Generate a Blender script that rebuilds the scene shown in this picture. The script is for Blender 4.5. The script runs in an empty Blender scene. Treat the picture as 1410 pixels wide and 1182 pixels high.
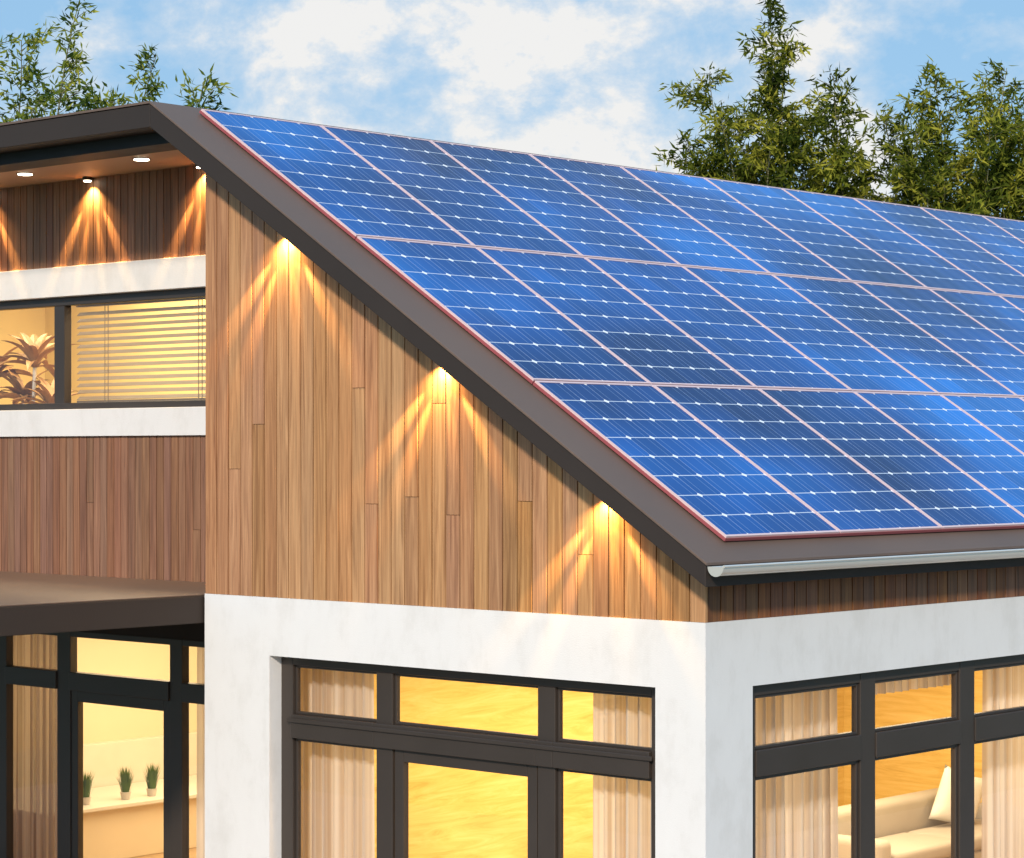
import bpy, bmesh, math, random
import numpy as np
from mathutils import Vector, Matrix
random.seed(7); rng=np.random.default_rng(11)
sc=bpy.context.scene
sc.view_settings.view_transform='Standard'; sc.view_settings.look='None'; sc.view_settings.exposure=0
COL=sc.collection

# ------------------------------------------------------------------ materials
def newmat(name):
    m=bpy.data.materials.new(name); m.use_nodes=True
    nt=m.node_tree; nt.nodes.clear()
    out=nt.nodes.new('ShaderNodeOutputMaterial')
    return m,nt,out
def N(nt,t,**kw):
    n=nt.nodes.new(t)
    for k,v in kw.items():
        if k.startswith('i_'):
            key=k[2:]
            key=int(key) if key.isdigit() else key.replace('_',' ')
            n.inputs[key].default_value=v
        else: setattr(n,k,v)
    return n
def L(nt,a,b): nt.links.new(a,b)
def M(nt,op,a,b=None,c=None):
    n=nt.nodes.new('ShaderNodeMath'); n.operation=op
    for i,v in enumerate((a,b,c)):
        if v is None: continue
        if isinstance(v,(int,float)): n.inputs[i].default_value=v
        else: nt.links.new(v,n.inputs[i])
    return n.outputs[0]
def mixc(nt,f,a,b,bt='MIX'):
    n=nt.nodes.new('ShaderNodeMix'); n.data_type='RGBA'; n.blend_type=bt
    for s,v in ((n.inputs[0],f),(n.inputs[6],a),(n.inputs[7],b)):
        if isinstance(v,(int,float)): s.default_value=v
        elif isinstance(v,tuple): s.default_value=v if len(v)==4 else (*v,1)
        else: nt.links.new(v,s)
    return n.outputs[2]
def ramp(nt,f,stops):
    n=nt.nodes.new('ShaderNodeValToRGB'); e=n.color_ramp.elements
    while len(e)<len(stops): e.new(.5)
    for el,(p,c) in zip(e,stops):
        el.position=p; el.color=(*c,1) if len(c)==3 else c
    nt.links.new(f,n.inputs[0]); return n.outputs[0]
def simple(name,col,rough=.5,metal=0,var=.12,scale=3,bump=0,bscale=60,spec=.5):
    m,nt,out=newmat(name)
    b=N(nt,'ShaderNodeBsdfPrincipled'); b.inputs['Roughness'].default_value=rough; b.inputs['Metallic'].default_value=metal
    b.inputs['Specular IOR Level'].default_value=spec
    tc=N(nt,'ShaderNodeTexCoord')
    no=N(nt,'ShaderNodeTexNoise',i_Scale=scale,i_Detail=5.0); L(nt,tc.outputs['Object'],no.inputs['Vector'])
    f=M(nt,'MULTIPLY_ADD',no.outputs[0],var*2,1-var)
    vm=nt.nodes.new('ShaderNodeVectorMath'); vm.operation='SCALE'; vm.inputs[0].default_value=col; L(nt,f,vm.inputs['Scale'])
    L(nt,vm.outputs[0],b.inputs['Base Color'])
    r=M(nt,'MULTIPLY_ADD',no.outputs[0],.2,rough-.1); L(nt,r,b.inputs['Roughness'])
    if bump:
        n2=N(nt,'ShaderNodeTexNoise',i_Scale=bscale,i_Detail=3.0); L(nt,tc.outputs['Object'],n2.inputs['Vector'])
        bp=N(nt,'ShaderNodeBump',i_Strength=bump,i_Distance=.01); L(nt,n2.outputs[0],bp.inputs['Height']); L(nt,bp.outputs[0],b.inputs['Normal'])
    L(nt,b.outputs[0],out.inputs[0]); return m

def wood(name,c1,c2,c3,rough=.5):
    m,nt,out=newmat(name)
    b=N(nt,'ShaderNodeBsdfPrincipled'); b.inputs['Specular IOR Level'].default_value=.35
    tc=N(nt,'ShaderNodeTexCoord')
    at=N(nt,'ShaderNodeAttribute',attribute_name='rnd')
    off=nt.nodes.new('ShaderNodeVectorMath'); off.operation='MULTIPLY_ADD'
    L(nt,at.outputs['Color'],off.inputs[0]); off.inputs[1].default_value=(37,53,29); L(nt,tc.outputs['Object'],off.inputs[2])
    mp=N(nt,'ShaderNodeMapping'); mp.inputs['Scale'].default_value=(20,20,.75); L(nt,off.outputs[0],mp.inputs[0])
    g=N(nt,'ShaderNodeTexNoise',i_Scale=1.0,i_Detail=6.0,i_Roughness=.62,i_Distortion=1.2); L(nt,mp.outputs[0],g.inputs['Vector'])
    mp2=N(nt,'ShaderNodeMapping'); mp2.inputs['Scale'].default_value=(110,110,2.0); L(nt,off.outputs[0],mp2.inputs[0])
    g2=N(nt,'ShaderNodeTexNoise',i_Scale=1.0,i_Detail=3.0); L(nt,mp2.outputs[0],g2.inputs['Vector'])
    base=ramp(nt,g.outputs[0],[(.3,c1),(.5,c2),(.68,c3)])
    fine=M(nt,'MULTIPLY_ADD',g2.outputs[0],.8,.6)
    sep=N(nt,'ShaderNodeSeparateColor'); L(nt,at.outputs['Color'],sep.inputs[0])
    pl=M(nt,'MULTIPLY_ADD',sep.outputs[0],.32,.84)
    f=M(nt,'MULTIPLY',fine,pl)
    vm=nt.nodes.new('ShaderNodeVectorMath'); vm.operation='SCALE'; L(nt,base,vm.inputs[0]); L(nt,f,vm.inputs['Scale'])
    hs=N(nt,'ShaderNodeHueSaturation'); L(nt,vm.outputs[0],hs.inputs['Color'])
    L(nt,M(nt,'MULTIPLY_ADD',sep.outputs[1],.012,.494),hs.inputs['Hue'])
    L(nt,M(nt,'MULTIPLY_ADD',sep.outputs[2],.14,.94),hs.inputs['Saturation'])
    L(nt,hs.outputs[0],b.inputs['Base Color'])
    L(nt,M(nt,'MULTIPLY_ADD',g.outputs[0],.3,rough-.15),b.inputs['Roughness'])
    bp=N(nt,'ShaderNodeBump',i_Strength=.25,i_Distance=.004); L(nt,g2.outputs[0],bp.inputs['Height']); L(nt,bp.outputs[0],b.inputs['Normal'])
    L(nt,b.outputs[0],out.inputs[0]); return m

def stucco_mat():
    m,nt,out=newmat('white_stucco')
    b=N(nt,'ShaderNodeBsdfPrincipled',i_Roughness=.85)
    tc=N(nt,'ShaderNodeTexCoord')
    a=N(nt,'ShaderNodeTexNoise',i_Scale=1.3,i_Detail=6.0,i_Roughness=.65); L(nt,tc.outputs['Object'],a.inputs['Vector'])
    mp=N(nt,'ShaderNodeMapping'); mp.inputs['Scale'].default_value=(5,5,2.2); L(nt,tc.outputs['Object'],mp.inputs[0])
    s=N(nt,'ShaderNodeTexNoise',i_Scale=1.0,i_Detail=6.0,i_Roughness=.7); L(nt,mp.outputs[0],s.inputs['Vector'])
    f=M(nt,'MULTIPLY',a.outputs[0],s.outputs[0])
    c=ramp(nt,f,[(.10,(.68,.655,.63)),(.25,(.765,.742,.725)),(.45,(.79,.77,.755))])
    L(nt,c,b.inputs['Base Color'])
    n2=N(nt,'ShaderNodeTexNoise',i_Scale=90.0,i_Detail=4.0); L(nt,tc.outputs['Object'],n2.inputs['Vector'])
    bp=N(nt,'ShaderNodeBump',i_Strength=.3,i_Distance=.004); L(nt,n2.outputs[0],bp.inputs['Height']); L(nt,bp.outputs[0],b.inputs['Normal'])
    L(nt,b.outputs[0],out.inputs[0]); return m

def gold_mat():
    m,nt,out=newmat('gold_veneer')
    b=N(nt,'ShaderNodeBsdfDiffuse')
    tc=N(nt,'ShaderNodeTexCoord')
    mp=N(nt,'ShaderNodeMapping'); mp.inputs['Scale'].default_value=(.9,.9,9.0); mp.inputs['Rotation'].default_value=(.14,.10,0); L(nt,tc.outputs['Object'],mp.inputs[0])
    s=N(nt,'ShaderNodeTexNoise',i_Scale=1.0,i_Detail=8.0,i_Roughness=.7,i_Distortion=1.5); L(nt,mp.outputs[0],s.inputs['Vector'])
    c=ramp(nt,s.outputs[0],[(.3,(.58,.38,.10)),(.5,(.72,.51,.16)),(.7,(.79,.60,.24))])
    L(nt,c,b.inputs[0]); L(nt,b.outputs[0],out.inputs[0]); return m

def glass_mat():
    m,nt,out=newmat('window_glass')
    lw=N(nt,'ShaderNodeLayerWeight'); lw.inputs[0].default_value=.5
    f=M(nt,'MULTIPLY_ADD',M(nt,'POWER',lw.outputs['Facing'],4.0),.9,.07)
    t=N(nt,'ShaderNodeBsdfTransparent'); t.inputs[0].default_value=(.95,.95,.94,1)
    g=N(nt,'ShaderNodeBsdfGlossy',i_Roughness=.02)
    mx=N(nt,'ShaderNodeMixShader'); L(nt,f,mx.inputs[0]); L(nt,t.outputs[0],mx.inputs[1]); L(nt,g.outputs[0],mx.inputs[2])
    L(nt,mx.outputs[0],out.inputs[0]); return m

def curtain_mat(name,c1,c2,sheer=.12):
    m,nt,out=newmat(name)
    tc=N(nt,'ShaderNodeTexCoord')
    mp=N(nt,'ShaderNodeMapping'); mp.inputs['Scale'].default_value=(17,17,.10); L(nt,tc.outputs['Object'],mp.inputs[0])
    s=N(nt,'ShaderNodeTexNoise',i_Scale=1.0,i_Detail=3.0); L(nt,mp.outputs[0],s.inputs['Vector'])
    c=ramp(nt,s.outputs[0],[(.34,c1),(.60,c2)])
    d=N(nt,'ShaderNodeBsdfDiffuse'); L(nt,c,d.inputs[0]); t=N(nt,'ShaderNodeBsdfTranslucent'); L(nt,c,t.inputs[0])
    mx=N(nt,'ShaderNodeMixShader'); mx.inputs[0].default_value=.35; L(nt,d.outputs[0],mx.inputs[1]); L(nt,t.outputs[0],mx.inputs[2])
    tr=N(nt,'ShaderNodeBsdfTransparent'); m2=N(nt,'ShaderNodeMixShader'); m2.inputs[0].default_value=sheer
    L(nt,mx.outputs[0],m2.inputs[1]); L(nt,tr.outputs[0],m2.inputs[2])
    L(nt,m2.outputs[0],out.inputs[0]); return m

def panel_mat():
    m,nt,out=newmat('solar_cells')
    b=N(nt,'ShaderNodeBsdfPrincipled',i_Roughness=.12,i_IOR=1.32)
    uv=N(nt,'ShaderNodeUVMap',uv_map='UVMap'); sp=N(nt,'ShaderNodeSeparateXYZ'); L(nt,uv.outputs[0],sp.inputs[0])
    U,V=sp.outputs[0],sp.outputs[1]
    def edge(x):
        f=M(nt,'FRACT',x); return M(nt,'MINIMUM',f,M(nt,'SUBTRACT',1.0,f))
    dx,dy=edge(U),edge(V)
    tc=N(nt,'ShaderNodeTexCoord')
    fl=nt.nodes.new('ShaderNodeCombineXYZ'); L(nt,M(nt,'FLOOR',U),fl.inputs[0]); L(nt,M(nt,'FLOOR',V),fl.inputs[1])
    wn=N(nt,'ShaderNodeTexWhiteNoise',noise_dimensions='3D'); L(nt,fl.outputs[0],wn.inputs['Vector'])
    # panel-to-panel batch tint
    fp=nt.nodes.new('ShaderNodeCombineXYZ'); L(nt,M(nt,'FLOOR',M(nt,'DIVIDE',U,5.0)),fp.inputs[0]); L(nt,M(nt,'FLOOR',M(nt,'DIVIDE',V,8.0)),fp.inputs[1])
    wp=N(nt,'ShaderNodeTexWhiteNoise',noise_dimensions='3D'); L(nt,fp.outputs[0],wp.inputs['Vector'])
    no=N(nt,'ShaderNodeTexNoise',i_Scale=.26,i_Detail=2.0); L(nt,tc.outputs['Object'],no.inputs['Vector'])
    c=ramp(nt,no.outputs[0],[(.38,(.002,.030,.15)),(.5,(.004,.080,.34)),(.62,(.008,.19,.66))])  # broad navy-to-azure noise paints uneven sky reflection into the cell colour
    k=M(nt,'MULTIPLY',M(nt,'MULTIPLY_ADD',wn.outputs[0],.30,.85),M(nt,'MULTIPLY_ADD',wp.outputs[0],.24,.88))
    vm=nt.nodes.new('ShaderNodeVectorMath'); vm.operation='SCALE'; L(nt,c,vm.inputs[0]); L(nt,k,vm.inputs['Scale'])
    col=vm.outputs[0]
    bb=edge(M(nt,'ADD',M(nt,'MULTIPLY',U,2.0),.5))
    bus=M(nt,'LESS_THAN',bb,.020)
    col=mixc(nt,M(nt,'MULTIPLY',bus,.40),col,(.35,.5,.75,1))
    gx=M(nt,'LESS_THAN',dx,.010); col=mixc(nt,M(nt,'MULTIPLY',gx,.5),col,(.5,.62,.85,1))
    gy=M(nt,'LESS_THAN',dy,.019); col=mixc(nt,M(nt,'MULTIPLY',gy,.8),col,(.75,.82,.92,1))
    dm=M(nt,'LESS_THAN',M(nt,'ADD',dx,dy),.11); col=mixc(nt,dm,col,(.9,.92,.95,1))
    L(nt,col,b.inputs['Base Color'])
    L(nt,b.outputs[0],out.inputs[0]); return m

def leaf_mat(name,a,bc,c3):
    m,nt,out=newmat(name)
    at=N(nt,'ShaderNodeAttribute',attribute_name='rnd'); sp=N(nt,'ShaderNodeSeparateColor'); L(nt,at.outputs['Color'],sp.inputs[0])
    c=ramp(nt,sp.outputs[0],[(0,a),(.55,bc),(1,c3)])
    d=N(nt,'ShaderNodeBsdfDiffuse'); L(nt,c,d.inputs[0])
    t=N(nt,'ShaderNodeBsdfTranslucent'); L(nt,c,t.inputs[0])
    mx=N(nt,'ShaderNodeMixShader'); mx.inputs[0].default_value=.35; L(nt,d.outputs[0],mx.inputs[1]); L(nt,t.outputs[0],mx.inputs[2])
    L(nt,mx.outputs[0],out.inputs[0]); return m
def emis(name,col,s):
    m,nt,out=newmat(name); e=N(nt,'ShaderNodeEmission'); e.inputs[0].default_value=(*col,1); e.inputs[1].default_value=s
    L(nt,e.outputs[0],out.inputs[0]); return m

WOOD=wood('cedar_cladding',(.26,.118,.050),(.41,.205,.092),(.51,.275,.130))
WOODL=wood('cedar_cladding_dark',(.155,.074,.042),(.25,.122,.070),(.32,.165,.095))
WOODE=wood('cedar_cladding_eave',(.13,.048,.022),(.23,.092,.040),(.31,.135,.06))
BACK=simple('cladding_backing',(.02,.012,.008),.9)
STUC=stucco_mat(); GOLD=gold_mat(); GLASS=glass_mat(); PAN=panel_mat()
FASC=simple('dark_fascia_metal',(.038,.029,.025),.6,0,.12,1.5,.05,200,.25)
RTOP=simple('brown_roof_sheet',(.150,.102,.078),.5,0,.25,.7,.05,120,.35)
BLK=simple('black_soffit_beam',(.012,.010,.010),.6)
SOFF=simple('brown_soffit',(.46,.30,.20),.55,0,.08,2)
FRAME=simple('anthracite_frame',(.050,.038,.031),.4,.1,.1,2)
CREAM=simple('cream_plaster',(.78,.66,.46),.8,0,.05,2)
YELL=simple('yellow_wallpaper',(.78,.62,.28),.8,0,.08,2)
CEIL=simple('ceiling_paint',(.75,.70,.6),.8)
FLOOR=simple('oak_floor',(.45,.30,.16),.45,0,.2,2)
ALU=simple('panel_frame_aluminium',(.82,.60,.60),.4,.1,.05,3)
REDE=simple('red_panel_edge',(.36,.09,.10),.45,0,.1,3)
GUT=simple('gutter_metal',(.85,.81,.75),.22,.5,.06,2)
CURT=curtain_mat('striped_curtain',(.45,.35,.28),(.74,.68,.62),.14)
CURTD=curtain_mat('brown_curtain',(.22,.13,.09),(.50,.38,.30),.15)
SOFA=simple('cream_upholstery',(.40,.35,.29),.9,0,.06,6,.3,250)
PILL=simple('white_cushion_fabric',(.74,.71,.66),.9,0,.04,6,.3,300)
COUNT=simple('counter_stone',(.72,.66,.55),.35,0,.06,5)
BLIND=simple('blind_slat_wood',(.21,.145,.085),.5,0,.1,3)
POT=simple('pot_ceramic',(.55,.5,.45),.4)
GRASSB=simple('grass_blades',(.08,.15,.03),.6,0,.3,20)
PLANTL=simple('ornamental_leaf',(.34,.18,.06),.5,0,.35,5)
STEEL=simple('steel',(.6,.6,.6),.25,1)
GRASS=simple('lawn',(.06,.10,.03),.95,0,.35,.6,.6,30)
PAVE=simple('stone_paving',(.33,.30,.27),.8,0,.15,1.2,.3,25)
LAMPW=emis('lamp_lens',(1,.88,.66),14)

# ------------------------------------------------------------------ mesh helpers
def obj_from(name,verts,faces,mat,parent=None,smooth=False,attr=None):
    me=bpy.data.meshes.new(name); me.from_pydata(verts,[],faces)
    me.materials.append(mat)
    me.update()
    o=bpy.data.objects.new(name,me); COL.objects.link(o)
    if parent: o.parent=parent
    if smooth:
        for p in me.polygons: p.use_smooth=True
    if attr is not None:
        a=me.color_attributes.new('rnd','FLOAT_COLOR','CORNER')
        a.data.foreach_set('color',np.asarray(attr,dtype=np.float32).ravel())
    return o
BF=[(0,3,2,1),(4,5,6,7),(0,1,5,4),(1,2,6,5),(2,3,7,6),(3,0,4,7)]
def boxes(name,lst,mat,parent=None,bevel=0):
    v=[];f=[]
    for (x0,x1,y0,y1,z0,z1) in lst:
        x0,x1=min(x0,x1),max(x0,x1); y0,y1=min(y0,y1),max(y0,y1); z0,z1=min(z0,z1),max(z0,z1)
        n=len(v); v+=[(x0,y0,z0),(x1,y0,z0),(x1,y1,z0),(x0,y1,z0),(x0,y0,z1),(x1,y0,z1),(x1,y1,z1),(x0,y1,z1)]
        f+=[tuple(n+i for i in q) for q in BF]
    o=obj_from(name,v,f,mat,parent)
    if bevel:
        b=o.modifiers.new('bevel','BEVEL'); b.width=bevel; b.segments=2; b.limit_method='ANGLE'
    return o
def prismY(name,prof,y0,y1,mat,parent=None,bevel=0):
    n=len(prof); v=[(x,y0,z) for x,z in prof]+[(x,y1,z) for x,z in prof]
    f=[tuple(range(n)),tuple(range(2*n-1,n-1,-1))]+[(i,i+n,(i+1)%n+n,(i+1)%n) for i in range(n)]
    o=obj_from(name,v,f,mat,parent)
    bm=bmesh.new(); bm.from_mesh(o.data); bmesh.ops.recalc_face_normals(bm,faces=bm.faces); bm.to_mesh(o.data); bm.free()
    if bevel:
        b=o.modifiers.new('bevel','BEVEL'); b.width=bevel; b.segments=2; b.limit_method='ANGLE'
    return o
def empty(name,loc=(0,0,0)):
    e=bpy.data.objects.new(name,None); COL.objects.link(e); e.location=loc; e.empty_display_size=.3; return e
def planks_xz(name,x0,x1,zb,ztop,w,yf,yb,mat,parent,joint=.35,axis='x',gap=.012):
    v=[];f=[];at=[]
    x=x0
    while x<x1-1e-4:
        a=x+gap/2; b=min(x+w,x1)-gap/2
        if b-a<.01: break
        ta,tb=ztop(a),ztop(b); zmin=min(ta,tb)
        cuts=[zb]
        if random.random()<joint and zmin-zb>.8: cuts.append(zb+random.uniform(.25,.85)*(zmin-zb))
        cuts.append(None)
        for i in range(len(cuts)-1):
            lo=cuts[i]+(.002 if i else 0); hi=cuts[i+1]
            la=lb=lo; ha,hb=(ta,tb) if hi is None else (hi-.002,hi-.002)
            n=len(v)
            dy=random.uniform(-.0015,.0015)
            P=[(a,la),(b,lb),(b,hb),(a,ha)]
            for yy in (yf+dy,yb):
                for (p,z) in P: v.append((p,yy,z) if axis=='x' else (yy,p,z))
            fs=[(0,1,2,3),(4,7,6,5),(0,4,5,1),(1,5,6,2),(2,6,7,3),(3,7,4,0)]
            if axis=='y': fs=[tuple(reversed(q)) for q in fs]
            f+=[tuple(n+q for q in t) for t in fs]
            c=(random.random(),random.random(),random.random(),1)
            at+= [c]*24
        x+=w
    return obj_from(name,v,f,mat,parent,attr=at)
def tube(name,pts,r,mat,parent=None,seg=8):
    cu=bpy.data.curves.new(name,'CURVE'); cu.dimensions='3D'; s=cu.splines.new('POLY'); s.points.add(len(pts)-1)
    for p,q in zip(s.points,pts): p.co=(*q,1)
    cu.bevel_depth=r; cu.bevel_resolution=2; cu.materials.append(mat); cu.use_fill_caps=True
    o=bpy.data.objects.new(name,cu); COL.objects.link(o)
    if parent:o.parent=parent
    return o

# ------------------------------------------------------------------ house
H=empty('modern_house')
HL=17.3
GB=lambda s:3.485+.6214*(s+.2)
boxes('stucco_walls',[
 (-5.32,-4.51,0,.2,0,3.22),(-.449,0,0,.2,0,3.22),(-4.51,-.449,0,.2,2.742,3.22),
 (-.2,0,.2,.549,0,3.22),(-.2,0,.549,6.5,2.742,3.22),(-.2,0,6.5,17,0,3.22),
 (-5.32,-5.2,.2,1.5,0,3.22),(-5.32,-.2,16.8,17,0,3.22)],STUC,H)
prismY('gable_backing',[(-5.32,3.22),(-.03,3.22),(-.03,GB(.03)+.03),(-5.32,GB(5.32)+.03)],.034,.2,BACK,H)
planks_xz('gable_cladding',-5.32,0.0,3.222,lambda x:GB(-x)+.03,.1478,.006,.032,WOOD,H,joint=.2)
boxes('eave_backing',[(-.2,-.034,.2,17,3.22,3.6)],BACK,H)
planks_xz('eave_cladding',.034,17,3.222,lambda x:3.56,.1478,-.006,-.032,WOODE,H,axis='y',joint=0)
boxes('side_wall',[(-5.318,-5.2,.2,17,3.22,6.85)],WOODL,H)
prismY('roof_slab',[(.2,3.640),(-5.722,7.362),(-5.722,7.165),(.2,3.485)],-.26,HL,FASC,H,.006)
prismY('roof_sheet',[(.215,3.635),(-5.722,7.366),(-5.722,7.386),(.215,3.655)],-.272,HL+.01,RTOP,H,.003)
boxes('flat_roof',[(-14,-5.7225,-.26,HL,7.165,7.362)],FASC,H,.006)
boxes('flat_roof_sheet',[(-14.01,-5.7225,-.272,HL+.01,7.366,7.386)],RTOP,H)
boxes('soffit_beam',[(-14,-5.63,0,.35,7.06,7.163)],BLK,H)
boxes('soffit',[(-14,-5.63,.352,1.5,7.08,7.163)],SOFF,H)
gx,gz,gr=.275,3.628,.066
v=[];f=[];ys=[-.24,HL]
K=14
for y in ys:
    for k in range(K+1):
        a=math.pi+math.pi*k/K; v.append((gx+gr*math.cos(a),y,gz+gr*math.sin(a)))
    for k in range(K,-1,-1):
        a=math.pi+math.pi*k/K; v.append((gx+(gr-.006)*math.cos(a),y,gz+(gr-.006)*math.sin(a)))
n=2*(K+1)
for i in range(n): f.append((i,(i+1)%n,(i+1)%n+n,i+n))
gut=obj_from('gutter',v,f,GUT,H,True)
cap=[(gx+gr*1.04*math.cos(math.pi+math.pi*k/K),gz+gr*1.04*math.sin(math.pi+math.pi*k/K)) for k in range(K+1)]
prismY('gutter_end_cap',cap,-.246,-.236,GUT,H); prismY('gutter_end_cap_far',cap,HL-.01,HL+.004,GUT,H)
tube('gutter_bead',[(gx+gr,-.24,gz+.003),(gx+gr,HL,gz+.003)],.010,GUT,H)

yF=.13
def gframe():
    L_=[]
    y0,y1=yF,yF+.09
    L_+=[(-4.51,-4.37,y0,y1,0,2.742),(-.59,-.449,y0,y1,0,2.742),(-4.37,-.59,y0,y1,2.665,2.742)]
    L_+=[(-3.397,-3.217,y0+.003,y1,0,2.665),(-1.684,-1.511,y0+.003,y1,0,2.665)]
    return L_
boxes('gable_window_frame',gframe(),FRAME,H,.006)
boxes('gable_transom',[(-4.37,-3.397,yF-.03,yF+.085,2.07,2.262),(-3.397,-1.684,yF-.03,yF+.0,2.07,2.262),(-3.217,-1.684,yF+.002,yF+.085,2.07,2.262),(-1.684,-1.511,yF-.03,yF+.0,2.07,2.262),(-1.511,-.59,yF-.03,yF+.085,2.07,2.262),(-4.40,-.55,yF-.05,yF-.032,2.20,2.235)],FRAME,H,.006)
def bead(lst,x0,x1,z0,z1,y0,y1,w=.03):
    lst+=[(x0,x0+w,y0,y1,z0,z1),(x1-w,x1,y0,y1,z0,z1),(x0+w,x1-w,y0,y1,z0,z0+w),(x0+w,x1-w,y0,y1,z1-w,z1)]
B=[]
for a,b in((-4.37,-3.397),(-3.217,-1.684),(-1.511,-.59)): bead(B,a,b,2.262,2.665,yF+.03,yF+.07,.022)
for a,b in((-4.37,-3.397),(-1.511,-.59)): bead(B,a,b,.1,2.07,yF+.03,yF+.07,.028)
bead(B,-3.2,-1.70,.02,2.068,yF+.012,yF+.075,.095)
boxes('gable_sashes',B,FRAME,H,.005)
def pane(name,p,q,axis):
    if axis=='x': vv=[(p[0],p[1],p[2]),(q[0],p[1],p[2]),(q[0],p[1],q[2]),(p[0],p[1],q[2])]
    else: vv=[(p[0],p[1],p[2]),(p[0],q[1],p[2]),(p[0],q[1],q[2]),(p[0],p[1],q[2])]
    return obj_from(name,vv,[(0,1,2,3)],GLASS,H)
pane('gable_glass',(-4.36,yF+.045,.1),(-.6,0,2.70),'x')
boxes('door_handle',[(-3.14,-3.11,yF-.045,yF-.03,.9,1.15)],STEEL,H,.004)
ms=[(.549,.66),(2.0,2.2),(3.41,3.63),(4.85,5.06),(6.36,6.5)]
xa,xb=-.14,-.06
FR=[(xa,xb,a,b,0,2.742) for a,b in ms]
for (a,b),(c,d) in zip(ms[:-1],ms[1:]):
    FR+=[(xa+.003,xb-.003,b,c,2.66,2.742),(xa,xb+.012,b,c,2.075,2.265)]
boxes('eave_window_frame',FR,FRAME,H,.006)
def beadx(lst,y0,y1,z0,z1,x0,x1,w=.03):
    lst+=[(x0,x1,y0,y0+w,z0,z1),(x0,x1,y1-w,y1,z0,z1),(x0,x1,y0+w,y1-w,z0,z0+w),(x0,x1,y0+w,y1-w,z1-w,z1)]
B=[]
for (a,b),(c,d) in zip(ms[:-1],ms[1:]):
    beadx(B,b,c,2.265,2.66,xa+.01,xb-.02,.024); beadx(B,b,c,.1,2.075,xa+.01,xb-.02,.03)
boxes('eave_sashes',B,FRAME,H,.005)
pane('eave_glass',(-.102,.6,.1),(0,6.4,2.7),'y')
boxes('wing_bands',[(-14,-5.322,1.27,1.5,5.944,6.235),(-14,-5.322,1.27,1.5,4.57,4.835),(-14,-12.5,1.3,1.5,4.835,5.944),(-6.0,-5.322,1.3,1.5,4.835,5.944)],STUC,H,.004)
boxes('wing_backing',[(-14,-5.322,1.334,1.5,6.235,7.08),(-14,-5.322,1.334,1.5,2.66,4.57),(-14,-13.8,1.5,9,0,7.16),(-14,-5.32,9,9.2,0,7.16)],BACK,H)
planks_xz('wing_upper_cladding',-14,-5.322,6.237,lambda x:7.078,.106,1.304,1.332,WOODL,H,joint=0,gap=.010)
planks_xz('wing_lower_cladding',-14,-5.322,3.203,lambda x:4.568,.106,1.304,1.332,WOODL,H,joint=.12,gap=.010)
boxes('wing_upper_frame',[(-9.177,-9.016,1.36,1.45,4.88,5.86),(-12.5,-6.0,1.358,1.45,5.86,5.944),(-12.5,-6.0,1.358,1.45,4.835,4.90),(-12.5,-12.4,1.36,1.45,4.9,5.86)],FRAME,H,.005)
pane('wing_upper_glass',(-12.45,1.403,4.88),(-6.0,0,5.9),'x')
boxes('canopy',[(-14,-5.345,-4.2,1.302,2.97,3.2)],FASC,H,.008)
boxes('canopy_top',[(-13.98,-5.36,-4.18,1.30,3.203,3.211)],RTOP,H)
ms=[(-12,-11.85),(-10.1,-9.94),(-9.105,-8.896),(-7.385,-7.206),(-5.75,-5.322)]
FR=[(a,b,1.34,1.43,0,2.66) for a,b in ms]+[(-14,-12,1.34,1.43,0,2.66)]
for (a,b),(c,d) in zip(ms[:-1],ms[1:]): FR+=[(b,c,1.32,1.425,2.075,2.255),(b,c,1.343,1.427,2.60,2.66)]
boxes('wing_window_frame',FR,FRAME,H,.006)
B=[]
bead(B,-8.895,-7.386,.02,2.073,1.352,1.42,.105)
boxes('wing_door_leaf',B,FRAME,H,.005)
pane('wing_glass',(-11.9,1.388,.1),(-5.5,0,2.65),'x')
boxes('interior_gold_walls',[(-5.198,-5.15,.2,9.2,.0,3.1),(-5.15,-.2,9.2,9.3,0,3.1)],GOLD,H)
boxes('interior_ceiling',[(-5.15,-.21,.21,9.2,2.85,2.95),(-13.8,-5.33,1.51,9,2.85,2.95),(-13.8,-5.33,1.51,9,6.7,6.75)],CEIL,H)
boxes('interior_floor',[(-5.2,-.2,.2,17,0.0,.06),(-13.8,-5.33,1.5,9,0,.06),(-13.8,-5.33,1.5,9,3.1,3.2)],FLOOR,H)
boxes('wing_interior_walls',[(-13.8,-5.33,6.2,6.3,.06,2.85),(-11.6,-11.5,1.5,6.2,.06,2.85)],CREAM,H)
boxes('wing_upper_interior_walls',[(-13.8,-5.33,4.2,4.3,3.2,6.7),(-13.2,-13.1,1.5,4.2,3.2,6.7)],YELL,H)

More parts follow.
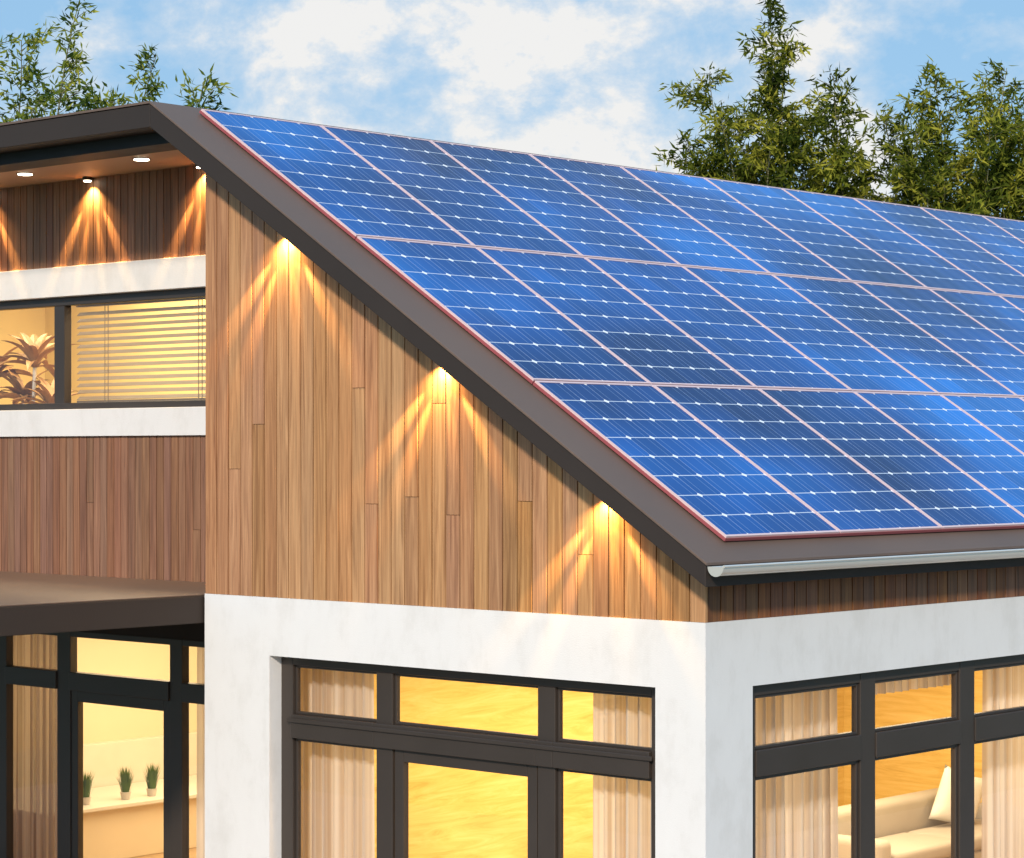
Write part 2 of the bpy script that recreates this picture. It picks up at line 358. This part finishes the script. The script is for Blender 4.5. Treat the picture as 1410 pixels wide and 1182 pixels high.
# ------------------------------------------------------------------ solar panels
SA=empty('solar_panel_array')
th=math.atan2(7.366-3.655+.02,5.937)
nrm=Vector((math.sin(th),0,math.cos(th)))
def rp(s,y,n):
    z=3.655+(s+.215)*math.tan(th)
    return Vector((-s,y,z))+nrm*n
rows=[(-.02,1.775),(1.79,3.685),(3.70,5.60)]
pv=[];pf=[];puv=[]; fv=[];ff=[]; rv=[];rf=[]
def rbox(V,F,s0,s1,y0,y1,n0,n1):
    k=len(V)
    for n in (n0,n1):
        for (s,y) in ((s0,y0),(s0,y1),(s1,y1),(s1,y0)): V.append(tuple(rp(s,y,n)))
    F+= [tuple(k+i for i in q) for q in BF]
pw=1.405
for r,(s0,s1) in enumerate(rows):
    for c in range(12):
        y0=.18+c*pw; y1=y0+pw-.010
        w=.017
        k=len(pv)
        for (s,y) in ((s0+w,y0+w),(s0+w,y1-w),(s1-w,y1-w),(s1-w,y0+w)): pv.append(tuple(rp(s,y,.046)))
        pf.append((k,k+1,k+2,k+3)); o=c*5+.0; q=r*8
        puv+= [(o+.04,q+.04),(o+4.96,q+.04),(o+4.96,q+7.96),(o+.04,q+7.96)]
        for a in ((s0,s0+w,y0,y1),(s1-w,s1,y0,y1),(s0+w,s1-w,y0,y0+w),(s0+w,s1-w,y1-w,y1)): rbox(fv,ff,*a,.036,.051)
        rbox(rv,rf,s0-.004,s1+.004,y0-.004,y1+.004,.012,.0355)
cells=obj_from('cells',pv,pf,PAN,SA)
ul=cells.data.uv_layers.new(name='UVMap')
for i,u in enumerate(puv): ul.data[i].uv=u
fo=obj_from('frames',fv,ff,ALU,SA); ro=obj_from('edge_trim',rv,rf,REDE,SA)
for o in (fo,ro):
    bm=bmesh.new(); bm.from_mesh(o.data); bmesh.ops.recalc_face_normals(bm,faces=bm.faces); bm.to_mesh(o.data); bm.free()

# ------------------------------------------------------------------ curtains
def curtain(x0,y0,x1,y1,z0,z1,mat,wl=.115,amp=.035,name='curtain'):
    Lg=math.hypot(x1-x0,y1-y0); n=int(Lg/.010); dx,dy=(x1-x0)/Lg,(y1-y0)/Lg
    v=[];f=[];ph=random.random()*6
    rows_=5
    for j in range(rows_):
        z=z0+(z1-z0)*j/(rows_-1)
        for i in range(n+1):
            d=Lg*i/n; a=amp*(1.15-.4*j/(rows_-1))*(math.sin(d/wl*6.283+ph+.9*math.sin(d*5))+.35*math.sin(d/wl*2.3*6.283/2+1+j*.2))
            v.append((x0+dx*d-dy*a,y0+dy*d+dx*a,z))
    for j in range(rows_-1):
        for i in range(n): k=j*(n+1)+i; f.append((k,k+1,k+n+2,k+n+1))
    return obj_from(name,v,f,mat,None,True)
curtain(-4.95,.42,-3.75,.42,.08,2.8,CURT)
curtain(-1.37,.42,-.35,.42,.08,2.8,CURT)
curtain(-.42,.9,-.42,2.2,.08,2.8,CURT)
curtain(-.42,4.4,-.42,6.1,.08,2.8,CURT)
curtain(-.40,2.55,-.40,3.9,2.50,2.8,CURT,name='window_valance')
curtain(-10.9,1.62,-9.25,1.62,.08,2.8,CURTD)
curtain(-7.3,1.62,-6.2,1.62,.08,2.8,CURT)

# ------------------------------------------------------------------ blinds
BL=empty('window_blinds')
v=[];f=[]
z=4.93
while z<5.82:
    k=len(v)
    for x in(-9.0,-6.02):
        v+= [(x,1.50,z),(x,1.54,z+.034),(x,1.54,z+.037),(x,1.50,z+.003)]
    f+=[(k,k+1,k+5,k+4),(k+1,k+2,k+6,k+5),(k+2,k+3,k+7,k+6),(k+3,k,k+4,k+7),(k,k+3,k+2,k+1),(k+4,k+5,k+6,k+7)]
    z+=.064
obj_from('slats',v,f,BLIND,BL)
boxes('head_rail',[(-9.0,-6.02,1.49,1.56,5.85,5.90)],BLIND,BL,.004)
boxes('bottom_rail',[(-9.0,-6.02,1.50,1.55,4.90,4.925)],BLIND,BL,.004)
for x in (-8.55,-8.5,-7.15,-7.1,-6.3): tube('cord',[(x,1.496,4.9),(x,1.496,5.86)],.004,BLIND,BL)

# ------------------------------------------------------------------ lamps
def spot(loc,target,e,size,blend,col,parent,r=.008):
    l=bpy.data.lights.new('bulb','SPOT'); l.energy=e; l.spot_size=math.radians(size); l.spot_blend=blend; l.color=col; l.shadow_soft_size=r
    o=bpy.data.objects.new('bulb',l); COL.objects.link(o)
    d=Vector(target)-Vector(loc); o.rotation_euler=d.to_track_quat('-Z','Y').to_euler(); o.location=loc
    o.parent=parent; return o
def cyl(name,loc,r,h,mat,parent,seg=24):
    bm=bmesh.new(); bmesh.ops.create_cone(bm,cap_ends=True,segments=seg,radius1=r,radius2=r,depth=h)
    me=bpy.data.meshes.new(name); bm.to_mesh(me); bm.free(); me.materials.append(mat)
    o=bpy.data.objects.new(name,me); COL.objects.link(o); o.location=loc; o.parent=parent; return o
WARM=(1,.60,.20)
def wallwash(x,z,yw,angles,e):
    p=empty('wall_washer_light')
    y=yw-.065
    cyl('housing',(x,y,z-.005),.048,.05,FRAME,p); cyl('lens',(x,y,z-.036),.036,.010,LAMPW,p)
    for a,k,sz in angles:
        r=math.radians(a); d=.62
        spot((x,y,z-.05),(x+d*math.sin(r),yw,z-.05-d*math.cos(r)),e*k,sz,1.0,WARM,p)
A1=[(-43,1.1,14),(-27,1.1,13),(8,.35,16),(34,1.0,14),(-5,.30,125)]
for x,e in ((-4.28,300),(-2.52,300),(-.889,230)): wallwash(x,GB(-x)-.02,0,A1,e)
A2=[(-33,1.1,14),(-12,.7,12),(11,.7,12),(31,1.1,14),(0,.30,115)]
for x in (-10.17,-8.49,-6.82): wallwash(x,7.075,1.3,A2,360)
for x in (-10.4,-8.68,-6.94):
    p=empty('recessed_downlight'); cyl('trim_ring',(x,.64,7.076),.085,.012,STEEL,p); cyl('lens',(x,.64,7.068),.068,.010,LAMPW,p)
def area(name,loc,sx,sy,e,col,parent=None):
    l=bpy.data.lights.new(name,'AREA'); l.shape='RECTANGLE'; l.size=sx; l.size_y=sy; l.energy=e; l.color=col
    o=bpy.data.objects.new(name,l); COL.objects.link(o); o.location=loc
    p=empty('ceiling_light_panel'); o.parent=p
    boxes('fixture',[(loc[0]-sx/2,loc[0]+sx/2,loc[1]-sy/2,loc[1]+sy/2,loc[2]+.004,loc[2]+.03)],CEIL,p)
IW=(1,.80,.50)
area('lamp',(-2.6,4.6,2.80),3.2,6.0,500,IW)
area('lamp',(-8.5,3.8,2.80),4.5,3.2,260,IW); area('lamp',(-9.0,2.9,6.65),4.5,1.6,330,IW)

# ------------------------------------------------------------------ furniture
S=empty('sofa',(-3.0,7.45,.06))
def rb(name,l,mat,par,bev=.05):
    o=boxes(name,[l],mat,par); b=o.modifiers.new('b','BEVEL'); b.width=bev; b.segments=4
    for p in o.data.polygons:p.use_smooth=True
    return o
rb('base',(-.5,.5,-1.3,1.3,.12,.38),SOFA,S); rb('backrest',(-.5,-.24,-1.3,1.3,.3,.84),SOFA,S,.07)
rb('arm_front',(-.5,.5,-1.5,-1.28,.1,.66),SOFA,S,.07); rb('arm_rear',(-.5,.5,1.28,1.5,.1,.66),SOFA,S,.07)
rb('seat_cushion_1',(-.22,.52,-1.26,-.01,.37,.52),SOFA,S); rb('seat_cushion_2',(-.22,.52,.01,1.26,.37,.52),SOFA,S)
for i,(x,y) in enumerate(((-.4,-1.4),(.4,-1.4),(-.4,1.4),(.4,1.4))): cyl(f'leg_{i+1}',(x,y,.06),.03,.12,FRAME,S)
def cushion(loc,rot,mat,s=.5):
    bm=bmesh.new(); bmesh.ops.create_grid(bm,x_segments=14,y_segments=14,size=.5)
    top=list(bm.verts); g=bmesh.ops.duplicate(bm,geom=list(bm.verts)+list(bm.edges)+list(bm.faces))
    low=[e for e in g['geom'] if isinstance(e,bmesh.types.BMVert)]
    for vs,sg in ((top,1),(low,-1)):
        for q in vs:
            x,y=q.co.x*2,q.co.y*2; h=max(0,(1-x**4)*(1-y**4))**.6
            q.co.z=sg*.17*h; k=1-.10*(1-abs(x)**2)*(abs(y)**3); k2=1-.10*(1-abs(y)**2)*(abs(x)**3); q.co.y*=k; q.co.x*=k2
    bmesh.ops.remove_doubles(bm,verts=bm.verts,dist=.0005); bmesh.ops.recalc_face_normals(bm,faces=bm.faces)
    me=bpy.data.meshes.new('cushion'); bm.to_mesh(me); bm.free(); me.materials.append(mat)
    for p in me.polygons:p.use_smooth=True
    o=bpy.data.objects.new('throw_cushion',me); COL.objects.link(o); o.location=loc; o.rotation_euler=rot; o.scale=(s,s,s)
cushion((-3.0,8.12,.86),(math.radians(95),math.radians(18),math.radians(70)),PILL,.58)
C=empty('kitchen_counter')
boxes('cabinet',[(-11.3,-10.2,2.0,5.6,.06,.62)],CREAM,C,.01); boxes('worktop',[(-11.35,-10.1,1.95,5.65,.625,.67)],COUNT,C,.008)
boxes('upstand',[(-11.5,-11.36,1.6,6.1,.625,1.15)],COUNT,C,.008)
tube('tap',[(-10.6,5.0,.67),(-10.6,5.0,1.02),(-10.55,5.0,1.08),(-10.45,5.0,1.08),(-10.40,5.0,1.0)],.018,STEEL,C)
def potgrass(x,y,z):
    p=empty('potted_grass',(x,y,z))
    bm=bmesh.new(); bmesh.ops.create_cone(bm,cap_ends=True,segments=20,radius1=.045,radius2=.06,depth=.08)
    me=bpy.data.meshes.new('pot'); bm.to_mesh(me); bm.free(); me.materials.append(POT)
    o=bpy.data.objects.new('pot',me); COL.objects.link(o); o.parent=p; o.location=(0,0,.041)
    v=[];f=[]
    for i in range(240):
        a=random.uniform(0,6.28); r=random.uniform(0,.045); l=random.uniform(.14,.30); b=random.uniform(0,.09)
        cx,cy=r*math.cos(a),r*math.sin(a); ex,ey=cx+b*math.cos(a),cy+b*math.sin(a); w=.004; t_=(-math.sin(a)*w,math.cos(a)*w); k=len(v)
        v+=[(cx-t_[0],cy-t_[1],.07),(cx+t_[0],cy+t_[1],.07),((cx+ex)/2*.9+t_[0],(cy+ey)/2*.9+t_[1],.07+l*.6),((cx+ex)/2*.9-t_[0],(cy+ey)/2*.9-t_[1],.07+l*.6),(ex,ey,.07+l)]
        f+=[(k,k+1,k+2,k+3),(k+3,k+2,k+4)]
    obj_from('blades',v,f,GRASSB,p)
potgrass(-10.35,2.66,.67); potgrass(-10.35,3.2,.67); potgrass(-10.35,3.56,.67)
def strap(v,f,c,a,el,l,w):
    k0=len(v); n=9; side=Vector((-math.sin(a),math.cos(a),0)); p=Vector(c); e=el
    for i in range(n):
        t=i/(n-1); ww=w*(math.sin(math.pi*min(1,t*.9+.12))**.7)*(1 if t<1 else .05)
        v.append(tuple(p-side*ww)); v.append(tuple(p+Vector((0,0,-ww*.4)))); v.append(tuple(p+side*ww))
        d=Vector((math.cos(a)*math.cos(e),math.sin(a)*math.cos(e),math.sin(e))); p=p+d*(l/n); e-=.16
    for i in range(n-1):
        k=k0+i*3; f+= [(k,k+1,k+4,k+3),(k+1,k+2,k+5,k+4)]
PL=empty('potted_dracaena')
v=[];f=[]
CS=((-10.35,2.0,5.30),(-10.75,2.15,4.95),(-10.05,2.0,4.85),(-11.2,2.1,5.2))
for c in CS:
    for i in range(24): strap(v,f,c,random.uniform(0,6.28),random.uniform(.3,1.5),random.uniform(.45,.70),.05)
obj_from('leaves',v,f,PLANTL,PL)
for c in CS: tube('stem',[(-10.6+.1*random.random(),2.05,3.6),((c[0]-10.6)/2,2.05,4.3),c],.02,POT,PL)
cyl('pot',(-10.6,2.05,3.42),.22,.44,POT,PL)

# ------------------------------------------------------------------ ground
boxes('ground',[(-600,600,-600,600,-.2,-.12)],GRASS); boxes('terrace_paving',[(-16,6,-8,20,-.119,-.004)],PAVE)

# ------------------------------------------------------------------ bamboo
th0=math.radians(42.19); RT=np.array([math.cos(th0),math.sin(th0),0]); FW=np.array([-math.sin(th0),math.cos(th0),0])
CP=np.array([10.42,-13.505,0])
def hedge_pt(lat,dep,z): 
    return CP+RT*lat+FW*dep+np.array([0,0,z])
CULM=simple('bamboo_culm',(.15,.14,.06),.5,0,.3,2)
def bamboo(name,culms,zmin,mat,leafL=.2,dens=1.0,lw=.12):
    root=empty(name)
    V=[];F=[];A=[];tv=[];tf=[]
    def seg(a,b,r0,r1):
        d=b-a; ln=np.linalg.norm(d)
        if ln<1e-5: return
        d=d/ln; u=np.cross(d,[.3,.5,.8]); u/=np.linalg.norm(u); w=np.cross(d,u); k=len(tv)
        for p,r in((a,r0),(b,r1)):
            for q in range(4):
                an=q*math.pi/2; tv.append(tuple(p+r*(math.cos(an)*u+math.sin(an)*w)))
        for q in range(4): tf.append((k+q,k+(q+1)%4,k+4+(q+1)%4,k+4+q))
    def leaf(p,d,l,w,shade):
        d=d/np.linalg.norm(d); s=np.cross(d,rng.normal(size=3)); s/=np.linalg.norm(s)+1e-9; k=len(V)
        nrm_=np.cross(d,s)
        V.extend([p,p+d*l*.35+s*w,p+d*l+nrm_*(-.12*l),p+d*l*.35-s*w]); F.append((k,k+1,k+2,k+3))
        c=min(1,max(0,shade+rng.normal()*.18)); A.extend([(c,c,c,1)]*4)
    for (base,tip,br,tr) in culms:
        base=np.array(base);tip=np.array(tip); H_=tip[2]-base[2]; n=26
        wob=rng.normal(size=3)*.12
        pts=[]
        for i in range(n+1):
            t=i/n; p=base+(tip-base)*np.array([t**1.7,t**1.7,t]); p=p+RT*math.sin(t*9+wob[0]*20)*.16*t+RT*wob[1]*math.sin(t*3)
            pts.append(p)
        for i in range(n): seg(pts[i],pts[i+1],.032*(1-i/n)+.007,.032*(1-(i+1)/n)+.007)
        z=zmin; ph=rng.uniform(0,6.28)
        while z<tip[2]:
            t=(z-base[2])/H_; i=min(n-1,int(t*n)); fr=t*n-i; p=pts[i]*(1-fr)+pts[i+1]*fr
            u=(z-zmin)/(tip[2]-zmin)
            lump=.66+.5*math.sin(z*4.2+ph)
            a=rng.uniform(0,6.283)
            side=1+.45*math.sin(a*1.0+ph+z*1.7)
            Lb=(br*(1-u)**.8+tr*u)*rng.uniform(.5,1.3)*lump*side+.10
            up=rng.uniform(.2,1.2)
            d=np.array([math.cos(a),math.sin(a),up]); d/=np.linalg.norm(d)
            clump=rng.uniform(.0,.9)
            nn=max(2,int(Lb/.11)); q=p.copy(); dd=d.copy()
            for j in range(nn):
                q2=q+dd*(Lb/nn); seg(q,q2,.008,.006); q=q2; dd=dd+np.array([0,0,-.08])+rng.normal(size=3)*.12; dd/=np.linalg.norm(dd)
                for m_ in range(int(rng.integers(5,10)*dens)):
                    ld=dd*.6+rng.normal(size=3)*.7+np.array([0,0,-.2]); pp=q+rng.normal(size=3)*.06
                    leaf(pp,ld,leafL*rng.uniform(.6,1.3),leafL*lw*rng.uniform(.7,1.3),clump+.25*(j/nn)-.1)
            z+=rng.uniform(.05,.11)
    V=np.array(V)
    obj_from('leaves',V.tolist(),F,mat,root,attr=A)
    obj_from('culms',tv,tf,CULM,root)
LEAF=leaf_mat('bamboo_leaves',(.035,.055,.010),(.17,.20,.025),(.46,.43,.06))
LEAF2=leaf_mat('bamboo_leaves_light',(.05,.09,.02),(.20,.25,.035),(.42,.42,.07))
def mk(lst,dep,zmin):
    out=[]
    for (lat,z,blat,br,tr) in lst:
        dd=dep+random.uniform(-1.2,1.2)
        out.append((hedge_pt(blat,dd,0),hedge_pt(lat,dd,z),br,tr))
    return out
r1=[(4.85,13.25,4.6,1.1,.25),(4.0,11.9,4.3,1.0,.3),(3.3,10.7,3.9,.8,.3),(5.35,12.2,5.0,1.0,.3),(6.45,11.8,6.1,.9,.3),(6.1,11.2,5.8,1.,.35),(4.5,11.1,4.6,1.,.45),(5.7,11.0,5.6,1.1,.45),(7.0,10.4,6.8,.9,.35),
    (3.7,10.0,4.0,.9,.45),(4.8,10.4,4.9,1.1,.55),(6.6,10.3,6.5,1.,.5),(5.3,10.2,5.4,1.1,.6),(4.2,9.9,4.3,1.,.7),(6.2,9.9,6.1,1.1,.7),(5.0,9.7,5.,1.1,.8),(5.0,11.6,4.9,.9,.4),(4.1,10.9,4.3,.9,.4)]
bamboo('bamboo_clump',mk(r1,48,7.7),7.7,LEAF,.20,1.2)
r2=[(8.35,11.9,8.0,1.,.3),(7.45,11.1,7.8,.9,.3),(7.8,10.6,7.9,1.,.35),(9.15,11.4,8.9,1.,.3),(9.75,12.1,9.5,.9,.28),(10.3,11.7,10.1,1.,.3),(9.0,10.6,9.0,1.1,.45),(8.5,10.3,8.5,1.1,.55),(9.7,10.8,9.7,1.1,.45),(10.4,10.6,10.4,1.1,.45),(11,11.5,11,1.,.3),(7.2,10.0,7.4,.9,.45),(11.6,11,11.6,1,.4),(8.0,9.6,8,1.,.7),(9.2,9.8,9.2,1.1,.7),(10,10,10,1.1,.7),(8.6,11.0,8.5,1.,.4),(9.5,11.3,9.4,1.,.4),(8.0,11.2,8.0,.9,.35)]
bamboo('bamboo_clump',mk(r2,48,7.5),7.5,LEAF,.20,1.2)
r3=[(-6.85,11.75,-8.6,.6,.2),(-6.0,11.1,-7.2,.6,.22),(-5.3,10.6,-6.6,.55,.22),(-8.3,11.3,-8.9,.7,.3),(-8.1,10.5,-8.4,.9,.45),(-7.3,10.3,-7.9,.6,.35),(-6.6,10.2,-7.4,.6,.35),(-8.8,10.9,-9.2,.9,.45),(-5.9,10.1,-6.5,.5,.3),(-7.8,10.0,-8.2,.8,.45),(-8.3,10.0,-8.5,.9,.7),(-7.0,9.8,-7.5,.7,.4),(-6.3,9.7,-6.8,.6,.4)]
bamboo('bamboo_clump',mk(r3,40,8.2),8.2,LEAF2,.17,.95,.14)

# ------------------------------------------------------------------ sky, sun
W=bpy.data.worlds.new('World'); sc.world=W; W.use_nodes=True; nt=W.node_tree; nt.nodes.clear()
out=nt.nodes.new('ShaderNodeOutputWorld'); bg=nt.nodes.new('ShaderNodeBackground'); bg.inputs[1].default_value=.10
sd=Vector((.52,-.855,0)).normalized(); el=math.radians(27)
sky=nt.nodes.new('ShaderNodeTexSky'); sky.sky_type='NISHITA'; sky.sun_disc=False; sky.sun_elevation=el; sky.sun_rotation=math.atan2(sd.x,sd.y)
sky.air_density=1.0; sky.dust_density=.6; sky.ozone_density=2.0
tc=nt.nodes.new('ShaderNodeTexCoord')
mp=N(nt,'ShaderNodeMapping'); mp.inputs['Scale'].default_value=(1,1,1.4); mp.inputs['Location'].default_value=(.35,.1,0); L(nt,tc.outputs['Generated'],mp.inputs[0])
n1=N(nt,'ShaderNodeTexNoise',i_Scale=19.0,i_Detail=7.0,i_Roughness=.62,i_Distortion=.12); L(nt,mp.outputs[0],n1.inputs['Vector'])
n2=N(nt,'ShaderNodeTexNoise',i_Scale=5.0,i_Detail=2.0); L(nt,mp.outputs[0],n2.inputs['Vector'])
dt=nt.nodes.new('ShaderNodeVectorMath'); dt.operation='DOT_PRODUCT'; L(nt,tc.outputs['Generated'],dt.inputs[0]); dt.inputs[1].default_value=(-.665,.735,.13)
bank=ramp(nt,dt.outputs['Value'],[(.976,(0,0,0)),(.997,(1,1,1))])
cf=M(nt,'ADD',n1.outputs[0],M(nt,'MULTIPLY',M(nt,'SUBTRACT',bank,.55),.22))
cf=M(nt,'ADD',cf,M(nt,'MULTIPLY',M(nt,'SUBTRACT',n2.outputs[0],.5),.15))
mask=ramp(nt,cf,[(.42,(0,0,0)),(.55,(.45,.45,.45)),(.66,(1,1,1))])
cc=ramp(nt,cf,[(.5,(7.3,7.9,8.5)),(.66,(9.4,9.1,8.7))])
blue=mixc(nt,.75,sky.outputs[0],(3.2,5.8,8.7,1))
col=mixc(nt,M(nt,'MULTIPLY',mask,.9),blue,cc)
L(nt,col,bg.inputs[0]); L(nt,bg.outputs[0],out.inputs[0])
W.cycles.sampling_method='MANUAL'; W.cycles.sample_map_resolution=256
sl=bpy.data.lights.new('sun','SUN'); sl.energy=3.6; sl.angle=math.radians(5); sl.color=(1,.90,.77)
so=bpy.data.objects.new('sun',sl); COL.objects.link(so)
dv=Vector((sd.x*math.cos(el),sd.y*math.cos(el),math.sin(el))); so.rotation_euler=dv.to_track_quat('Z','Y').to_euler(); so.location=(20,-40,40)

# ------------------------------------------------------------------ camera
cd=bpy.data.cameras.new('camera'); cam=bpy.data.objects.new('camera',cd); COL.objects.link(cam)
cam.location=(10.42,-13.505,4.4); cam.rotation_euler=(math.radians(90),0,th0)
cd.sensor_width=36; cd.lens=85.76; cd.shift_y=34/1410; cd.clip_end=3000; cd.clip_start=.1
sc.camera=cam
